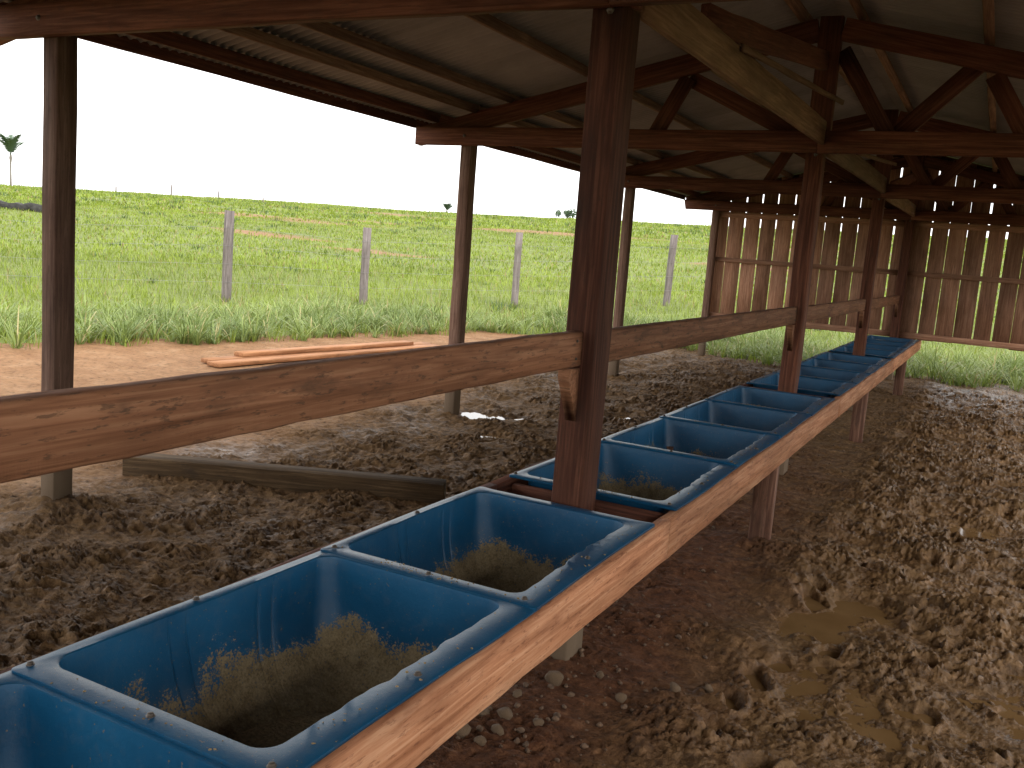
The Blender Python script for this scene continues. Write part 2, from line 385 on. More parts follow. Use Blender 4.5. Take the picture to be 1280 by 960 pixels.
def axis(parts):
    out = [parts[0][0]]
    for a, b_, s in parts:
        n = max(1, int(round((b_ - a) / s))); out += list(a + (b_ - a) * (np.arange(1, n + 1) / n))
    return np.array(out)
def geo(a, b_, s0, g):
    v = [a]; s = s0
    while v[-1] < b_: v.append(v[-1] + s); s *= g
    return v
xl = -np.array(geo(5.2, 420, .05, 1.045)[1:])[::-1]; xr = np.array(geo(3.0, 420, .03, 1.09)[1:])
xs = np.concatenate([xl, axis([(-5.2, -4.2, .022), (-4.2, -1.7, .0135), (-1.7, -1.0, .0125), (-1.0, .7, .0085), (.7, 3.0, .018)]), xr])
yn = -np.array(geo(-1.3, 300, .06, 1.12)[1:])[::-1]
ym = [1.3]
while ym[-1] < 18: ym.append(ym[-1] + max(.0085, .0030 * ym[-1]))
yf = np.array(geo(ym[-1], 420, .07, 1.035)[1:])
ys = np.concatenate([yn, ym, yf])
gx, gy = np.meshgrid(xs, ys)
X, Y = gx.ravel(), gy.ravel()
Zg, red, sand, wet, pdist = ground_z(X, Y)
# hoof prints
Zv = Zg.reshape(gx.shape)
for (px, py, pr, pdp, pa) in pits:
    i0, i1 = np.searchsorted(ys, [py - .2, py + .2]); j0, j1 = np.searchsorted(xs, [px - .2, px + .2])
    if i1 <= i0 or j1 <= j0: continue
    dx = gx[i0:i1, j0:j1] - px; dy = gy[i0:i1, j0:j1] - py
    ca, sa = math.cos(pa), math.sin(pa)
    d = np.hypot((dx * ca + dy * sa) / 1.0, (-dx * sa + dy * ca) / .72) / pr
    d = d * (1 + .25 * noise(gx[i0:i1, j0:j1] * 18, gy[i0:i1, j0:j1] * 18, 51))
    Zv[i0:i1, j0:j1] += -pdp * (1 - sstep(.35, 1.0, d)) + pdp * .25 * np.exp(-((d - 1.25) / .3) ** 2)
Zg = Zv.ravel()
V = np.stack([X, Y, Zg], 1)
nxs, nys = len(xs), len(ys)
ii, jj = np.meshgrid(np.arange(nys - 1), np.arange(nxs - 1), indexing='ij')
base = (ii * nxs + jj).ravel()
Q = np.stack([base, base + 1, base + 1 + nxs, base + nxs], 1)
ispast = pdist[Q].mean(1) > .75
def soil_at(x, y):
    v = np.zeros(len(x))
    for (bx, by, sx, sy) in ((-46, 50, 9, 2.6), (-37, 56, 9, 1.8), (-26, 57, 8, 1.6), (-30, 33, 3.2, 1.2), (-12, 62, 14, 1.6), (-9, 40, 3, 1), (-22, 30, 3, .8), (-60, 78, 12, 2)):
        v = np.maximum(v, np.exp(-(((x - bx) / sx) ** 2 + ((y - by) / sy) ** 2)))
    v = v + .42 * fbm(x * .45, y * .45, 4, 71) + .12 * sstep(25, 45, np.hypot(x, y))
    return sstep(.40, .58, v) * (np.hypot(x, y) > 19)
soilp = soil_at(X, Y)
for nm, sel, mat in (('muddy_ground', ~ispast, M['mud']), ('pasture', ispast, M['pasture'])):
    q = Q[sel]; used = np.unique(q); remap = np.full(len(V), -1, np.int64); remap[used] = np.arange(len(used))
    me = np_mesh(nm, V[used], remap[q], smooth=True)
    if nm == 'pasture': cols = np.stack([soilp[used]] * 3, 1)
    else: cols = np.stack([red[used], sand[used], wet[used]], 1)
    set_col(me, 'Zone', cols)
    tag(mesh_obj(nm, me, mat), kind='structure')

def gz(x, y):
    return float(ground_z(np.array([x * 1.0]), np.array([y * 1.0]))[0][0])
from_ground = lambda x, y: Vector((x, y, gz(x, y)))

# puddles: level sheets that the mud stands out of
for (cx, cy, cr, lv) in WATER:
    n = 40; a = np.linspace(0, 2 * np.pi, n, endpoint=False); rr_ = cr * 1.25 * (1 + .2 * np.sin(a * 3 + cx * 9) + .12 * np.sin(a * 5 + cy * 7))
    z0 = gz(cx, cy) + (.024 if lv < -.01 else .03)
    if lv < -.01: z0 = gz(cx, cy) * .0 + lv
    vs = np.concatenate([[[cx, cy, z0]], np.stack([cx + rr_ * np.cos(a), cy + rr_ * np.sin(a), np.full(n, z0)], 1)])
    me = np_mesh('puddle', vs, None, [(0, k + 1, (k + 1) % n + 1) for k in range(n)])
    tag(mesh_obj('puddle', me, M['water']), kind='structure')

# ------------------------------------------------------------------ timber
def bar(name, p0, p1, wid, hei, mat, parent, upv=(0, 0, 1), cham=.004, jit=.0015, seg=.35, taper=1.0):
    """a sawn timber from p0 to p1 (centre line); wid across, hei along upv"""
    p0 = Vector(p0); p1 = Vector(p1); ax = (p1 - p0); ln = ax.length; ax.normalize()
    upv = Vector(upv); side = upv.cross(ax).normalized(); upv = ax.cross(side).normalized()
    n = max(1, int(ln / seg)); hw, hh = wid / 2, hei / 2; c = min(cham, hw * .4, hh * .4)
    prof = np.array([(-hw, -hh + c), (-hw + c, -hh), (hw - c, -hh), (hw, -hh + c), (hw, hh - c), (hw - c, hh), (-hw + c, hh), (-hw, hh - c)])
    vs = []
    for k in range(n + 1):
        f = k / n; sc_ = 1 + (taper - 1) * f
        j = rng.normal(0, jit, (8, 2)) if jit else 0
        wob = rng.normal(0, jit * .8, 2) if jit else np.zeros(2)
        if k in (0, n): wob = wob * .3
        pp = prof * sc_ + j + wob
        vs.append(np.concatenate([np.full((8, 1), ln * f), pp], 1))
    vs = np.concatenate(vs)
    qs = [(k * 8 + i, k * 8 + (i + 1) % 8, (k + 1) * 8 + (i + 1) % 8, (k + 1) * 8 + i) for k in range(n) for i in range(8)]
    e = n * 8
    qs = [q[::-1] for q in qs]
    qs += [(0, 1, 2, 3), (0, 3, 4, 7), (4, 5, 6, 7)]
    qs += [(e + 3, e + 2, e + 1, e), (e + 7, e + 4, e + 3, e), (e + 7, e + 6, e + 5, e + 4)]
    me = np_mesh(name, vs, [q[::-1] for q in qs])
    o = mesh_obj(name, me, mat)
    m = Matrix(((ax.x, side.x, upv.x, p0.x), (ax.y, side.y, upv.y, p0.y), (ax.z, side.z, upv.z, p0.z), (0, 0, 0, 1)))
    local(o, m, parent)
    return o

def hexbolt():
    n = 6; vs = []
    for rr_, z in ((.012, 0), (.012, .002), (.0085, .002), (.0085, .0075), (.006, .009)):
        for k in range(n): vs.append((rr_ * math.cos(k * math.pi / 3), rr_ * math.sin(k * math.pi / 3), z))
    qs = [(l * n + k, l * n + (k + 1) % n, (l + 1) * n + (k + 1) % n, (l + 1) * n + k) for l in range(4) for k in range(n)]
    qs += [(24, 25, 26, 27), (24, 27, 28, 29)]
    return np_mesh('bolt', vs, qs)
BOLT = hexbolt(); BOLT.materials.append(M['steel'])
def bolt(parent, loc, nrm=(0, 0, 1), s=1.0):
    o = bpy.data.objects.new('bolt', BOLT); C.objects.link(o)
    m = Matrix.Translation(Vector(loc)) @ Vector(nrm).to_track_quat('Z', 'Y').to_matrix().to_4x4() @ Matrix.Diagonal((s, s, s, 1))
    local(o, m, parent); return o

# ------------------------------------------------------------------ the shed
BAY = 4.07; Y1 = 3.11
TY = [Y1 - BAY, Y1, Y1 + BAY, Y1 + 2 * BAY, Y1 + 3 * BAY]       # post fronts
XC, XL, XR = -1.335, -4.33, 1.66
SL = .235
def raf_bot(x): return 3.28 - SL * abs(x - XC)
shed = empty('cattle_shed', (XC, 7, 0), 'open-sided timber cattle shed with corrugated roof and slatted plank end wall', 'shed')
for k, y in enumerate(TY):
    for x, wx, wy, mt in ((XL, .105, .12, 'outer'), (XC, .12, .16, 'post'), (XR, .105, .12, 'outer')):
        top = 2.46 if x == XC else 2.5
        lean = .015 if (x == XL and k in (1,)) else 0
        o = bar('post', (x - lean, y + wy / 2, gz(x, y) - .25), (x + lean, y + wy / 2, top), wy, wx, M[mt], shed, upv=(1, 0, 0), jit=.0014, cham=.005)
        bolt(o, (x + .01, y - .058 if x != XC else y - .003, 2.53 if x != XC else 2.44), (0, -1, 0), 1.3)
    yt = y - .03                                                   # tie beam lies against the front of the posts
    bar('tie_beam', (XC - 3.50, yt, 2.525), (XC + .02, yt, 2.525), .055, .155, M['truss'], shed, jit=.002, cham=.006)
    bar('tie_beam', (XC + .024, yt, 2.525), (XC + 3.50, yt, 2.525), .055, .155, M['truss'], shed, jit=.002)
    bar('king_post', (XC, y + .08, 2.464), (XC, y + .08, 3.43), .07, .165, M['truss'], shed, upv=(1, 0, 0))
    for s in (-1, 1):
        xe = XC + s * 3.55
        zc = lambda x: raf_bot(x) + .082
        bar('rafter', (XC + s * .088, y + .08, zc(XC + s * .088)), (xe, y + .08, zc(xe)), .06, .16, M['truss'], shed)
    bar('strut', (-1.235, y + .08, 3.19), (-.86, y + .08, 2.60), .05, .11, M['truss'], shed)
    bar('strut', (-.80, y + .13, 2.60), (-.33, y + .13, 3.08), .05, .12, M['truss'], shed)
    bar('strut', (-2.62, y + .08, 2.56), (-2.38, y + .08, 3.02), .05, .12, M['truss'], shed)
    bar('strut', (-1.52, y + .13, 2.60), (-2.38, y + .13, 3.02), .05, .12, M['truss'], shed)
    bar('strut', (.05, y + .08, 2.56), (-.22, y + .08, 3.0), .05, .12, M['truss'], shed)

for k in range(4):
    ya, yb = TY[k] + .165, TY[k + 1] - .065
    bar('tie_plank', (XC + .055, ya, 2.54), (XC + .055, yb, 2.585), .035, .17, M['pale'], shed)
    bar('brace', (XC, ya + .95, 2.68), (XC, TY[k + 1] - .003, 3.10), .045, .13, M['truss'], shed)
    bar('batten', (XC + .09, ya + 1.3, 2.63), (XC + .105, TY[k + 1] + .30, 2.86), .02, .035, M['pale'], shed)

# purlins and roof sheets
Y_A, Y_B = TY[0] - 1.0, TY[4] + .42
for s in (-1, 1):
    for off, wd, ht, mt in ((3.36, .05, .085, 'truss'), (2.98, .09, .07, 'purlin'), (2.62, .07, .07, 'purlin'), (1.85, .06, .07, 'purlin'), (1.05, .06, .07, 'purlin'), (.2, .05, .07, 'purlin')):
        x = XC + s * off; z = raf_bot(x) + .082 + .0843 + ht / 2
        n = 5; e = [Y_A] + [TY[i] + .08 for i in range(1, 4)] + [TY[4] + .168]
        for i in range(len(e) - 1):
            bar('purlin', (x, e[i] + .002, z), (x, e[i + 1] - .002, z), wd, ht, M[mt], shed, upv=(-s * SL * -1 * -1, 0, 1), seg=.8)
for s in (-1, 1):
    x = XC + s * 3.60; z = raf_bot(x) + .216
    for i in range(4):
        bar('fascia_board', (x, e[i] + .002, z), (x, e[i + 1] - .002, z), .025, .078, M['truss'], shed, seg=.8)
WAVE, NW = .0765, 13
def sheet_mesh(s):
    ny = NW * 8 + 1; yy = np.linspace(0, WAVE * NW, ny)
    offs = np.linspace(0, 3.66, 9)
    vs = []; 
    for o_ in offs:
        zz = .016 * np.cos(yy / WAVE * 2 * np.pi) - SL * o_
        vs.append(np.stack([np.full(ny, s * o_), yy, zz], 1))
    vs = np.concatenate(vs)
    qs = [(a * ny + i, a * ny + i + 1, (a + 1) * ny + i + 1, (a + 1) * ny + i) for a in range(8) for i in range(ny - 1)]
    return np_mesh('roof_sheet', vs, qs, smooth=True)
rm = {s: sheet_mesh(s) for s in (-1, 1)}
for m_ in rm.values(): m_.materials.append(M['roof'])
nsh = int(math.ceil((Y_B - Y_A) / (WAVE * (NW - 1))))
for s in (-1, 1):
    for i in range(nsh):
        o = mesh_obj('roof_sheet', rm[s], None)
        zr = 3.28 + .082 + .0843 + .073 + .0175 + (.0025 if i % 2 else 0)
        local(o, Matrix.Translation((XC, Y_A - .03 + i * WAVE * (NW - 1), zr)), shed)
bar('ridge_cap', (XC, Y_A - .05, 3.565), (XC, Y_B + .1, 3.565), .36, .02, M['roof'], shed, seg=2)

# end wall: upright boards with open gaps
yw = TY[4] + .185
x = -4.40; kb = 0
while x < 1.70:
    wd = rng.uniform(.225, .262); gap = rng.choice([.008, .014, .019, .023, .027])
    x2 = min(x + wd, 1.72); xm = (x + x2) / 2
    zt = raf_bot(xm) + .232 - .5 * wd * SL
    bar('wall_board', (xm + rng.normal(0, .003), yw, .655 + rng.normal(0, .006)), (xm + rng.normal(0, .004), yw + rng.normal(0, .002), zt), .022, x2 - x, M['wall'], shed, upv=(1, 0, 0), jit=.0015, cham=.002, seg=.6)
    x = x2 + gap; kb += 1
for s in (-1, 1):
    xe = XC + s * 3.58
    bar('barge_board', (XC + s * .012, yw + .026, raf_bot(XC) + .170), (xe, yw + .026, raf_bot(xe) + .170), .025, .13, M['truss'], shed)
for z, hh in ((.705, .09), (1.655, .075), (2.40, .09)):
    for xa, xb in ((-4.42, XC - .065), (XC + .065, 1.73)):
        bar('wall_rail', (xa, yw - .036, z), (xb, yw - .036, z), .045, hh, M['wall'], shed)

# guard rails butted between the middle posts, on cleats
for k in range(4):
    ya, yb = TY[k] + .162, TY[k + 1] - .002
    gr_ = bar('guard_rail', (XC - .012, ya, 1.242 + rng.normal(0, .006)), (XC - .012, yb, 1.248), .05, .128, M['rail'], shed, jit=.0007, cham=.006, seg=.09)
    for yy, s in ((yb, -1), (ya, 1)):
        for zz in (-.03, .035): bolt(gr_, (XC + .014, yy + s * .05, 1.245 + zz), (1, 0, 0), .55)
        vs = [(-.02, 0, 0), (-.02, 0, -.20), (-.02, s * .10, 0), (-.02, s * .10, -.03), (.02, 0, 0), (.02, 0, -.20), (.02, s * .10, 0), (.02, s * .10, -.03)]
        me = np_mesh('cleat', vs, [(0, 1, 3, 2), (6, 7, 5, 4), (0, 2, 6, 4), (1, 5, 7, 3), (2, 3, 7, 6), (0, 4, 5, 1)])
        o = mesh_obj('cleat', me, M['rail']); local(o, Matrix.Translation((XC - .008, yy + s * .001, 1.176)), shed)

# ------------------------------------------------------------------ trough stand
stand = empty('trough_stand', (-1.33, 7, 0), 'long timber stand carrying the row of blue troughs on board legs', 'trough stand')
ends = [-.95, 3.19, 7.26, 11.33, 15.56]
for i in range(4):
    bar('front_beam', (-.970, ends[i] + .002, .578), (-.970, ends[i + 1] - .002, .578), .05, .152, M['beam'], stand, jit=.0008, cham=.006, seg=.09)
    bar('back_beam', (-1.692, ends[i] + .002, .578), (-1.692, ends[i + 1] - .002, .578), .040, .15, M['post'], stand, jit=.002)
for k, y in enumerate(TY):
    for yy in (y - .024, y + .186):
        if yy < 15.4: bar('cross_board', (-1.650, yy, .575), (-.997, yy, .575), .035, .13, M['post'], stand, jit=.002)
    if k < 4:
        ym_ = y + 2.10
        for xx in (-1.017, -1.63):
            bar('leg', (xx, ym_, gz(xx, ym_) - .2), (xx, ym_, .501), .045, .118, M['leg'], stand, upv=(1, 0, 0), jit=.002)

# ------------------------------------------------------------------ troughs
TW, TD = .725, .36
def trough_mesh(TL, seed):
    rg = np.random.default_rng(seed)
    mL, mF, mE = .042, .082, .062            # rim widths: back, front, ends
    gro = [.22, .29, .60, .67]
    def side(lo, hi, n, extra=()):
        v = list(np.linspace(lo, hi, n + 1)[:-1])
        for e_ in extra: v += [e_ - .007, e_ - .0035, e_, e_ + .0035, e_ + .007]
        return sorted(v)
    tl = side(0, 1, 22, gro); tf = side(0, 1, 30); te = side(0, 1, 16)
    def loop(x0, x1, y0, y1, rad, z, groove=0, wav=0):
        """back side (x0) from y1 to y0, near end, front, far end: counted anticlockwise from above"""
        pts = []
        def arc(cx, cy, a0):
            for k in range(6):
                a = a0 + (k + .5) / 6 * math.pi / 2; pts.append((cx + rad * math.cos(a), cy + rad * math.sin(a), z))
        for q in tl:
            yy = y1 - rad - q * (y1 - y0 - 2 * rad)
            d = min(abs(q - e_) for e_ in gro); gx_ = -groove * max(0, 1 - d / .006)
            pts.append((x0 + gx_, yy, z))
        arc(x0 + rad, y0 + rad, math.pi)
        for q in te: pts.append((x0 + rad + q * (x1 - x0 - 2 * rad), y0, z))
        arc(x1 - rad, y0 + rad, 1.5 * math.pi)
        for q in tf:
            yy = y0 + rad + q * (y1 - y0 - 2 * rad)
            wv = wav * (.6 * math.sin(q * 31 + seed) + .5 * math.sin(q * 57 + 2 * seed) + .4 * math.sin(q * 13 + seed)) * math.sin(q * math.pi)
            pts.append((x1 + wv, yy, z))
        arc(x1 - rad, y1 - rad, 0)
        for q in te: pts.append((x1 - rad - q * (x1 - x0 - 2 * rad), y1, z))
        arc(x0 + rad, y1 - rad, .5 * math.pi)
        return pts
    X0, X1 = -TW / 2, TW / 2; Y0, Y1_ = 0, TL
    xi0, xi1, yi0, yi1 = X0 + mL, X1 - mF, mE, TL - mE
    L_ = [loop(X0, X1, Y0, Y1_, .012, -.010), loop(X0, X1, Y0, Y1_, .014, -.002), loop(X0 + .004, X1 - .004, Y0 + .004, Y1_ - .004, .016, 0),
          loop(X0 + .02, X1 - .04, Y0 + .03, Y1_ - .03, .03, .0006), loop(xi0 - .005, xi1 + .005, yi0 - .005, yi1 + .005, .047, .0006, 0, .006),
          loop(xi0 - .001, xi1 + .001, yi0 - .001, yi1 + .001, .05, -.0018, 0, .006), loop(xi0, xi1, yi0, yi1, .052, -.008, 0, .006)]
    for q in (.08, .16, .26, .38, .5, .62, .73, .82, .89, .94, .975):
        a = .045 * q + .175 * q ** 3.4; bb = .035 * q + .05 * q ** 4
        L_.append(loop(xi0 + a * .95, xi1 - a, yi0 + bb, yi1 - bb, .052 + .05 * q, -.013 - (TD - .013) * (1 - (1 - q) ** 1.15), .0045 * min(1, q * 8) * (1 - q) ** .5, .006 * (1 - q) ** 3))
    last = np.array(L_[-1]); ce = last.mean(0)
    for q in (.75, .4):
        p = ce + (last - ce) * q; p[:, 2] = -TD + .002 * q; L_.append([tuple(v) for v in p])
    N = len(L_[0]); vs = np.concatenate([np.array(l) for l in L_]); vs = np.concatenate([vs, [[ce[0], ce[1], -TD]]])
    qs = [(l * N + k, l * N + (k + 1) % N, (l + 1) * N + (k + 1) % N, (l + 1) * N + k) for l in range(len(L_) - 1) for k in range(N)]
    b_ = (len(L_) - 1) * N
    ts = [(b_ + k, b_ + (k + 1) % N, len(vs) - 1) for k in range(N)]
    # slight sag and warp of the old plastic
    vs[:, 2] += .0025 * np.sin(vs[:, 1] * 7 + seed) * (np.abs(vs[:, 0]) < TW / 2 - .03)
    vs[:, 0] += .004 * np.sin(vs[:, 1] * 5 + seed * 2)
    me = np_mesh('basin', vs, qs, ts, smooth=True); me.set_sharp_from_angle(angle=R(32)); return me
def residue_mesh(TL, seed):
    """the heap of leftover feed on the floor, thicker towards the back wall"""
    n, mm = 44, 30; vs = []
    u = np.linspace(-1, 1, n); v = np.linspace(-1, 1, mm); U, W = np.meshgrid(u, v, indexing='ij')
    sq = U * np.sqrt(1 - W * W / 2); tq = W * np.sqrt(1 - U * U / 2)
    rad = np.hypot(sq, tq); edge = 1 + .12 * fbm(sq * 2 + seed, tq * 2, 3, seed)
    xx = -.02 + tq * .225 * edge; yy = TL / 2 + sq * (TL / 2 - .13) * edge
    dep = .028 * (1 - rad ** 3) + .018 * fbm(xx * 9 + seed, yy * 9, 4, seed) * (1 - rad ** 4) + .03 * np.clip(-tq, 0, 1) * (1 - rad ** 3)
    flo = -TD + .003 + .34 * np.clip(np.abs(tq) * edge - .45, 0, 1) ** 2 * .35
    zz = flo + dep + .003 * fbm(xx * 70, yy * 70, 2, seed)
    vs = np.stack([xx.ravel(), yy.ravel(), zz.ravel()], 1)
    qs = [(i * mm + j, (i + 1) * mm + j, (i + 1) * mm + j + 1, i * mm + j + 1) for i in range(n - 1) for j in range(mm - 1)]
    return np_mesh('feed_residue', vs, [q[::-1] for q in qs], smooth=True)
def crumbs_mesh(seed):
    rg = np.random.default_rng(seed); vs = []; ts = []
    oc = np.array([(1, 0, 0), (-1, 0, 0), (0, 1, 0), (0, -1, 0), (0, 0, .7), (0, 0, -.7)]); of = [(0, 2, 4), (2, 1, 4), (1, 3, 4), (3, 0, 4), (2, 0, 5), (1, 2, 5), (3, 1, 5), (0, 3, 5)]
    for k in range(110):
        if k < 75: x_, y_ = rg.normal(.0, .13), rg.uniform(.006, .054)
        else: x_, y_ = .32 + rg.uniform(-.03, .035), rg.uniform(.06, .9)
        r_ = .0012 + .0035 * rg.random() ** 2
        b0 = len(vs); vs += list(oc * r_ * rg.uniform(.6, 1.5, (6, 1)) + [x_, y_, .0008 + r_ * .4]); ts += [tuple(b0 + i for i in f) for f in of]
    return np_mesh('crumbs', vs, None, ts)
CR = [crumbs_mesh(k) for k in range(3)]
for m_ in CR: m_.materials.append(M['crumb'])
PT = .9755; TLN = PT + .050
BM = [trough_mesh(TLN, 3 + 5 * k) for k in range(3)]; BE = trough_mesh(PT, 4)
RMs = [residue_mesh(PT, 5 + 3 * k) for k in range(3)]
for m_ in BM + [BE]: m_.materials.append(M['blue'])
for m_ in RMs: m_.materials.append(M['crumb'])
starts = [(3.078 - PT * (3 - i), i == 2) for i in range(-1, 3)]
for k in (1, 2, 3):
    y0 = TY[k] + .208
    p_ = (TY[k] + BAY - .045 - y0) / 4
    starts += [(y0 + i * p_, i == 3) for i in range(4)]
starts = starts[1:]
ordn = ['first', 'second', 'third', 'fourth', 'fifth', 'sixth', 'seventh', 'eighth', 'ninth', 'tenth', 'eleventh', 'twelfth', 'thirteenth', 'fourteenth', 'fifteenth']
nT = len(starts)
for i, (y0, lastone) in enumerate(starts):
    me = BE if lastone else BM[i % 3]
    pos = ordn[nT - 1 - i]
    root = empty('feed_trough', (-1.3285, y0, .6655), 'blue plastic feed trough, %s in the row counted from the slatted end wall' % pos, 'trough', 'blue feed troughs in a row')
    if not lastone: root.rotation_euler.x = -math.atan(.006 / PT)
    o = mesh_obj('basin', me, None, root)
    sm_ = o.modifiers.new('thickness', 'SOLIDIFY'); sm_.thickness = .004; sm_.offset = -1
    o = mesh_obj('feed_residue', RMs[i % 3], None, root)
    tag(mesh_obj('crumbs', CR[(i + 1) % 3], None, root), kind='stuff')
    for bx, by in ((-.338, .030), (.02, .028), (.318, .030), (-.342, .50), (.325, .47)):
        b_ = bpy.data.objects.new('bolt', BOLT); C.objects.link(b_); b_.parent = root
        b_.location = (bx + rng.normal(0, .006), by + rng.normal(0, .012 if by > .1 else .003), .0022); b_.rotation_euler.z = rng.uniform(0, 1); b_.scale = (.8,) * 3

# ------------------------------------------------------------------ loose timber on the ground
def lying(name, p0, p1, wid, hei, zc, mat, label, cat, group=None):
    o = bar(name, (p0[0], p0[1], zc[0]), (p1[0], p1[1], zc[1]), wid, hei, mat, None, jit=.0008, cham=.0025)
    return tag(o, label, cat, group)
za_, zb_ = gz(-7.7, 7.5), gz(-7.5, 11.6)
lying('plank', (-7.62, 7.50), (-7.30, 11.60), .20, .045, (za_ + .035, zb_ + .035), M['sawn'], 'reddish sawn plank on the dirt, bottom of the pile on the shed side', 'plank', 'sawn planks stacked on the dirt')
lying('plank', (-7.84, 7.62), (-7.52, 11.72), .20, .045, (za_ + .035, zb_ + .035), M['sawn'], 'reddish sawn plank on the dirt, bottom of the pile on the grass side', 'plank', 'sawn planks stacked on the dirt')
lying('plank', (-7.82, 8.10), (-7.50, 11.20), .17, .05, (za_ + .084, zb_ + .084), M['sawn'], 'shorter sawn plank lying on top of two other planks', 'plank', 'sawn planks stacked on the dirt')
lying('timber_sill', (-4.66, 3.90), (-2.86, 4.76), .15, .19, (.045, .035), M['sill'], 'mud-smeared squared timber lying half sunk in the mud', 'timber')

# stones by the trough
def stone_mesh(seed):
    rg = np.random.default_rng(seed); n, mm = 12, 8; vs = []
    for i in range(mm + 1):
        th = math.pi * i / mm
        for k in range(n):
            ph = 2 * math.pi * k / n
            d = np.array([math.sin(th) * math.cos(ph), math.sin(th) * math.sin(ph), math.cos(th)])
            vs.append(d)
    vs = np.array(vs)
    pl = rg.normal(0, 1, (11, 3)); pl /= np.linalg.norm(pl, axis=1)[:, None]; dd = rg.uniform(.62, .95, 11)
    sc_ = np.min(np.where(vs @ pl.T > .05, dd / np.maximum(vs @ pl.T, .05), 9), axis=1)
    vs = vs * np.minimum(sc_, 1.15)[:, None] * np.array([1, .85, .8])
    qs = [(i * n + k, (i + 1) * n + k, (i + 1) * n + (k + 1) % n, i * n + (k + 1) % n) for i in range(mm) for k in range(n)]
    return np_mesh('stone', vs, qs)
SM = [stone_mesh(k) for k in range(4)]
for m_ in SM: m_.materials.append(M['stone'])
def stone(x, y, r_, k, label, group=None):
    o = bpy.data.objects.new('stone', SM[k % 4]); C.objects.link(o)
    o.location = (x, y, gz(x, y) + r_ * .5); o.scale = (r_,) * 3; o.rotation_euler = tuple(rng.uniform(-.5, .5, 2)) + (rng.uniform(0, 6),)
    tag(o, label, 'stone', group)
stone(-1.245, 2.93, .036, 0, 'large tan stone on the red soil beside the trough stand')
for k, (x_, y_, r_) in enumerate(((-1.27, 2.60, .030), (-1.24, 2.50, .024), (-1.16, 2.63, .022), (-1.34, 2.58, .025), (-1.33, 2.42, .034), (-1.25, 2.40, .02), (-1.0, 2.98, .024), (-.86, 3.18, .026), (-1.30, 2.75, .02), (-1.12, 3.08, .018), (-.76, 3.28, .022))):
    stone(x_, y_, r_, k + 1, 'small stone half sunk in the soil along the trough stand', 'small stones by the trough stand')
# gravel and clods too many to count
nv, nf = [], []; tot = 0
sv = np.array([v.co[:] for v in SM[2].vertices]); sf = np.array([p.vertices[:] for p in SM[2].polygons])
for k in range(330):
    if k < 200: x_, y_ = rng.normal(-1.18, .17), rng.uniform(2.1, 3.8)
    else: x_, y_ = rng.normal(-1.15, .25), rng.uniform(2.1, 9)
    s_ = .0035 + .010 * rng.random() ** 2.2
    a = rng.uniform(0, 6.28); ca, sa = math.cos(a), math.sin(a)
    v = sv * s_; v = np.stack([v[:, 0] * ca - v[:, 1] * sa, v[:, 0] * sa + v[:, 1] * ca, v[:, 2]], 1)
    nv.append(v + [x_, y_, gz(x_, y_) + s_ * .5]); nf.append(sf + tot); tot += len(sv)
me = np_mesh('gravel', np.concatenate(nv), np.concatenate(nf))
tag(mesh_obj('gravel', me, M['gravel']), 'loose gravel and clods on the soil under the troughs', 'gravel', kind='stuff')

# ------------------------------------------------------------------ fence in the pasture
fence = empty('wire_fence', (-11, 16, 0), 'wire fence with weathered grey posts standing in the tall pasture grass', 'fence')
FP = [(-17.6, 7.9, 1.6), (-15.1, 11.02, 1.6), (-13.46, 13.54, 1.78), (-11.89, 15.9, 1.62), (-9.8, 18.87, 1.70), (-7.43, 22.65, 1.80), (-5.0, 26.5, 1.75), (-2.6, 30.3, 1.7)]
tops = []
for k, (x_, y_, h_) in enumerate(FP):
    z_ = gz(x_, y_)
    lx = rng.normal(0, .02)
    bar('fence_post', (x_, y_, z_ - .3), (x_ + lx, y_, z_ + h_), .15, .16, M['fence'], fence, upv=(.87, .5, 0), jit=.003, cham=.01)
    tops.append((x_, y_, z_, h_))
for lv in (.22, .42, .62, .82):
    for k in range(len(tops) - 1):
        a, b_ = tops[k], tops[k + 1]
        bar('wire', (a[0] + .09, a[1] - .06, a[2] + a[3] * lv), (b_[0] + .09, b_[1] - .06, b_[2] + b_[3] * lv), .004, .004, M['wire'], fence, jit=0, seg=9, cham=.0008)
ff = empty('wire_fence', (-95, 100, 0), 'distant line of small fence posts along the crest of the hill', 'fence')
prev = None
for azd, h_ in ((50.9, .8), (48.0, 1.5), (45.4, 1.05), (42.9, .6)):
    rr_ = 128; x_, y_ = -rr_ * math.sin(R(azd)), rr_ * math.cos(R(azd)); z_ = gz(x_, y_)
    bar('fence_post', (x_, y_, z_ - .2), (x_ + rng.normal(0, .05), y_, z_ + h_), .14, .14, M['fence'], ff, upv=(1, 0, 0))
# post seen under the end wall
for (x_, y_) in ((.57, 21.6), (-3.4, 21.2)):
    z_ = gz(x_, y_)
    o = bar('fence_post', (x_, y_, z_ - .25), (x_, y_, z_ + 1.5), .16, .16, M['fence'], None, upv=(1, 0, 0))
    tag(o, 'grey wooden post in the grass behind the slatted end wall', 'post', 'posts behind the end wall')

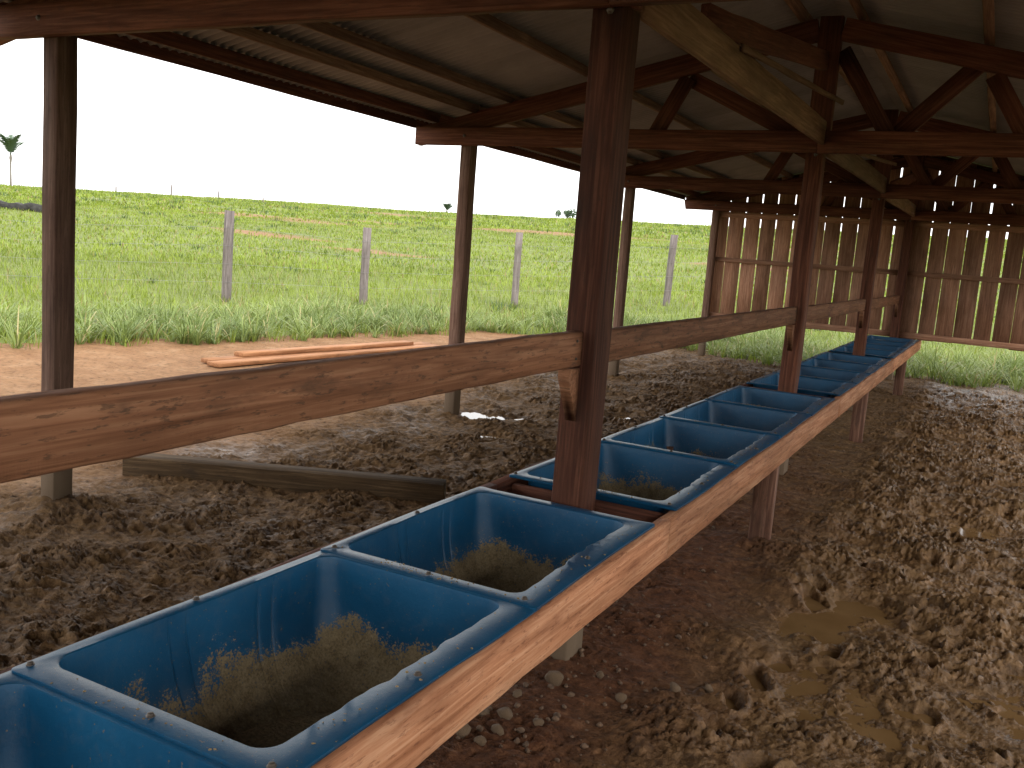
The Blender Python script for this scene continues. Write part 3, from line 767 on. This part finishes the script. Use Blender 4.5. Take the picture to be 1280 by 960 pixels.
# ------------------------------------------------------------------ grass
def blades(bx, by, bz, ln, wd, ang, lean, bend, col, segs):
    """flat arching blades, tapered to a point"""
    n = len(bx); dx, dy = np.cos(ang), np.sin(ang); sx, sy = -dy, dx
    vs = []; cs = []
    for k in range(segs):
        f = k / segs; w_ = wd * (.75 + .5 * f - 1.05 * f * f) * .5
        out = ln * (lean * f + bend * f * f); hgt = ln * (f - .45 * bend * f * f)
        px, py, pz = bx + dx * out, by + dy * out, bz + hgt
        vs.append(np.stack([px - sx * w_, py - sy * w_, pz], 1)); vs.append(np.stack([px + sx * w_, py + sy * w_, pz], 1))
        cs += [col, col]
    out = ln * (lean + bend); hgt = ln * (1 - .45 * bend - .25 * bend * bend)
    vs.append(np.stack([bx + dx * out, by + dy * out, bz + hgt], 1)); cs.append(col)
    P = len(vs); Vv = np.stack(vs, 1).reshape(-1, 3); Cc = np.stack(cs, 1).reshape(-1, 3)
    b0 = np.arange(n) * P
    qs = np.concatenate([np.stack([b0 + 2 * k, b0 + 2 * k + 1, b0 + 2 * k + 3, b0 + 2 * k + 2], 1) for k in range(segs - 1)]) if segs > 1 else np.zeros((0, 4), int)
    ts = np.stack([b0 + 2 * segs - 2, b0 + 2 * segs - 1, b0 + 2 * segs], 1)
    return Vv, Cc, qs, ts
def wedge(n, r0_, r1_, a0=-16, a1=68):
    rr_ = np.sqrt(rng.uniform(r0_ ** 2, r1_ ** 2, n)); a = np.radians(rng.uniform(a0, a1, n))
    return -rr_ * np.sin(a), rr_ * np.cos(a)
def grass(name, x, y, ln, wd, segs, label, hue, leanmax=.5, bendmax=.7, clump=None):
    pd = pasture_d(x, y); keep = pd > .05
    keep &= rng.random(len(x)) > soil_at(x, y) * .75
    x, y, ln, wd, pd = x[keep], y[keep], ln[keep], wd[keep], pd[keep]
    n = len(x)
    z = ground_z(x, y)[0]
    ang = rng.uniform(0, 2 * np.pi, n) if clump is None else clump[keep]
    v = rng.uniform(0, 1, n); patch = fbm(x * .35, y * .35, 3, 91) + .7 * fbm(x * .09, y * .09, 3, 93)
    c0, c1, c2 = (np.array(c) for c in hue)
    tcol = np.clip(v * .7 + .3 + patch * .6, 0, 1)[:, None]
    col = c0 * (1 - tcol) + c1 * tcol
    dry = (rng.random(n) < .06)[:, None]; col = np.where(dry, c2, col)
    Vv, Cc, qs, ts = blades(x, y, z - .01, ln, wd, ang, rng.uniform(.05, leanmax, n), rng.uniform(.1, bendmax, n), col, segs)
    me = np_mesh(name, Vv, qs, ts); set_col(me, 'Col', Cc)
    tag(mesh_obj(name, me, M['grass']), label, 'grass', kind='stuff')
HN = ((.095, .145, .034), (.29, .36, .11), (.42, .36, .17))
HF = ((.115, .160, .022), (.255, .325, .040), (.29, .23, .09))
# tufts along the edge of the bare ground
tx, ty = wedge(30000, 8.5, 24)
pdt = pasture_d(tx, ty); k_ = (pdt > .12) & (pdt < 3.4) & (rng.random(len(tx)) < np.clip(.16 + .55 * fbm(tx * 1.3, ty * 1.3, 3, 77), .015, .5))
tx, ty = tx[k_], ty[k_]
nb = 24
big = rng.uniform(.45, 1.25, len(tx))
a = rng.uniform(0, 2 * np.pi, (len(tx), nb))
rr_ = rng.uniform(0, .06, (len(tx), nb))
x = (tx[:, None] + rr_ * np.cos(a)).ravel(); y = (ty[:, None] + rr_ * np.sin(a)).ravel()
ln = (rng.uniform(.20, .52, (len(tx), nb)) * big[:, None]).ravel(); wd = rng.uniform(.012, .022, x.shape)
grass('tall_grass', x, y, ln, wd, 4, 'tall broad-bladed grass tufts along the edge of the bare ground', HN, .7, .95, a.ravel())
x, y = wedge(90000, 9, 30); k_ = rng.random(len(x)) < np.clip(1.2 - (np.hypot(x, y) - 9) / 30, .2, 1)
x, y = x[k_], y[k_]
grass('meadow_grass', x, y, rng.uniform(.10, .28, len(x)), rng.uniform(.010, .018, len(x)), 3, 'bright green meadow grass round the fence posts', HF, .4, .6)
x, y = wedge(110000, 26, 70)
grass('pasture_grass', x, y, rng.uniform(.08, .22, len(x)), rng.uniform(.03, .05, len(x)), 2, 'yellow-green grass on the lower slope of the hill', HF, .4, .6)
x, y = wedge(120000, 65, 150)
k_ = fbm(x * .12, y * .3, 3, 95) > -.25
x, y = x[k_], y[k_]
grass('hillside_grass', x, y, rng.uniform(.12, .34, len(x)), rng.uniform(.08, .16, len(x)), 2, 'grass on the far slope up to the crest of the hill', HF, .4, .6)
# darker weedy clumps scattered over the pasture
cx, cy = wedge(900, 18, 120); nb = 22
s_ = rng.uniform(.5, 1.3, len(cx)) * np.clip(np.hypot(cx, cy) / 50, .7, 1.6)
a = rng.uniform(0, 2 * np.pi, (len(cx), nb)); rr_ = rng.uniform(0, .28, (len(cx), nb)) * s_[:, None]
x = (cx[:, None] + 1.6 * rr_ * np.cos(a)).ravel(); y = (cy[:, None] + rr_ * np.sin(a)).ravel()
ln = (rng.uniform(.14, .34, (len(cx), nb)) * s_[:, None]).ravel(); wd = np.repeat(.022 * s_ + .01, nb)
grass('weed_clumps', x, y, ln, wd, 2, 'darker weedy clumps dotted over the pasture', ((.05, .09, .03), (.10, .16, .045), (.16, .13, .06)), .5, .7, a.ravel())

# ------------------------------------------------------------------ palms and bush on the crest
def at_az(azd, rr_):
    x_, y_ = -rr_ * math.sin(R(azd)), rr_ * math.cos(R(azd)); return x_, y_, gz(x_, y_)
def palm(azd, rr_, hgt, label, nfr=11, flen=2.0):
    x_, y_, z_ = at_az(azd, rr_)
    root = empty('palm_tree', (x_, y_, z_), label, 'palm')
    n = 10; vs = []; zs_ = np.array([-.3, .5, 1.5, hgt * .35, hgt * .6, hgt * .72, hgt * .8])
    rs_ = np.array([.17, .14, .12, .115, .12, .20, .13])
    for z1, r1 in zip(zs_, rs_):
        for k in range(n): vs.append((r1 * math.cos(k * 2 * math.pi / n), r1 * math.sin(k * 2 * math.pi / n), z1))
    qs = [(l * n + k, l * n + (k + 1) % n, (l + 1) * n + (k + 1) % n, (l + 1) * n + k) for l in range(len(zs_) - 1) for k in range(n)]
    mesh_obj('trunk', np_mesh('trunk', vs, qs, smooth=True), M['trunk'], root)
    hb = hgt * .76
    for i in range(nfr):
        fv, fq = [], []
        an = i * 2.4 + rng.uniform(-.2, .2); el0 = R(rng.uniform(58, 88)); ln_ = flen * rng.uniform(.85, 1.1)
        dirn = np.array([math.cos(an), math.sin(an)]); sidev = np.array([-dirn[1], dirn[0], 0])
        pos = np.array([0, 0, hb]); el = el0; ns = 16; pts = []
        for k in range(ns + 1):
            pts.append(pos.copy()); stp = ln_ / ns
            pos = pos + stp * np.array([dirn[0] * math.cos(el), dirn[1] * math.cos(el), math.sin(el)]); el -= R(rng.uniform(.8, 2.2)) * (.4 + k / 4)
        for k in range(ns):
            p, q = pts[k], pts[k + 1]; wv = .022
            b0 = len(fv); fv += [p - sidev * wv, p + sidev * wv, q + sidev * wv, q - sidev * wv]; fq.append((b0, b0 + 1, b0 + 2, b0 + 3))
            if k < 3: continue
            for s in (-1, 1):
                for h_ in (0, .5):
                    o_ = p + (q - p) * h_; L2 = .62 * math.sin(math.pi * (k - 1) / (ns)) + .12
                    t_ = o_ + sidev * s * L2 * .8 + (q - p) / np.linalg.norm(q - p) * L2 * .55 + np.array([0, 0, -.28 * L2 + rng.normal(0, .04)])
                    wv2 = (q - p) * .28; b0 = len(fv); mid = (o_ + t_) / 2 + np.array([0, 0, .05])
                    fv += [o_ - wv2, o_ + wv2, mid + wv2 * .8, mid - wv2 * .8]; fq.append((b0, b0 + 1, b0 + 2, b0 + 3))
                    b0 = len(fv); fv += [mid - wv2 * .8, mid + wv2 * .8, t_ + wv2 * .1, t_ - wv2 * .1]; fq.append((b0, b0 + 1, b0 + 2, b0 + 3))
        mesh_obj('frond', np_mesh('frond', fv, fq), M['frond'], root)
palm(56.1, 139, 5.0, 'tall slender palm standing alone on the crest of the hill', 13, 3.3)
palm(32.0, 158, 1.4, 'small palm whose crown just tops the crest of the hill', 9, 1.5)
x_, y_, z_ = at_az(24.6, 143)
bush = empty('bush', (x_, y_, z_), 'small dark bush on the crest of the hill', 'bush')
n = 1100; d = rng.normal(0, 1, (n, 3)); d /= np.linalg.norm(d, axis=1)[:, None]
cen = rng.normal(0, .55, (9, 3)) * [1.5, 1, .5] + [0, 0, .95]
p = cen[rng.integers(0, 9, n)] + d * rng.uniform(.3, .6, (n, 1))
p[:, 2] = np.maximum(p[:, 2], .05)
t1 = rng.normal(0, 1, (n, 3)); t1 /= np.linalg.norm(t1, axis=1)[:, None]; t2 = np.cross(t1, d); s_ = .11
vs = np.stack([p - t1 * s_, p + t2 * s_, p + t1 * s_, p - t2 * s_], 1).reshape(-1, 3)
mesh_obj('crown', np_mesh('crown', vs, np.arange(4 * n).reshape(-1, 4)), M['bush'], bush)
bar('trunk', (x_, y_, z_ - .2), (x_, y_, z_ + .9), .12, .12, M['trunk'], bush, upv=(1, 0, 0))
# dark fallen log in the pasture
x_, y_ = -42.0, 28.0; z_ = gz(x_, y_)
o = bar('fallen_log', (x_ - 1.6, y_ - 1.2, z_ + .16), (x_ + 1.5, y_ + .9, z_ + .12), .42, .42, M['char'], None, jit=.05, cham=.12, seg=.3)
tag(o, 'dark charred log lying in the pasture grass', 'log')
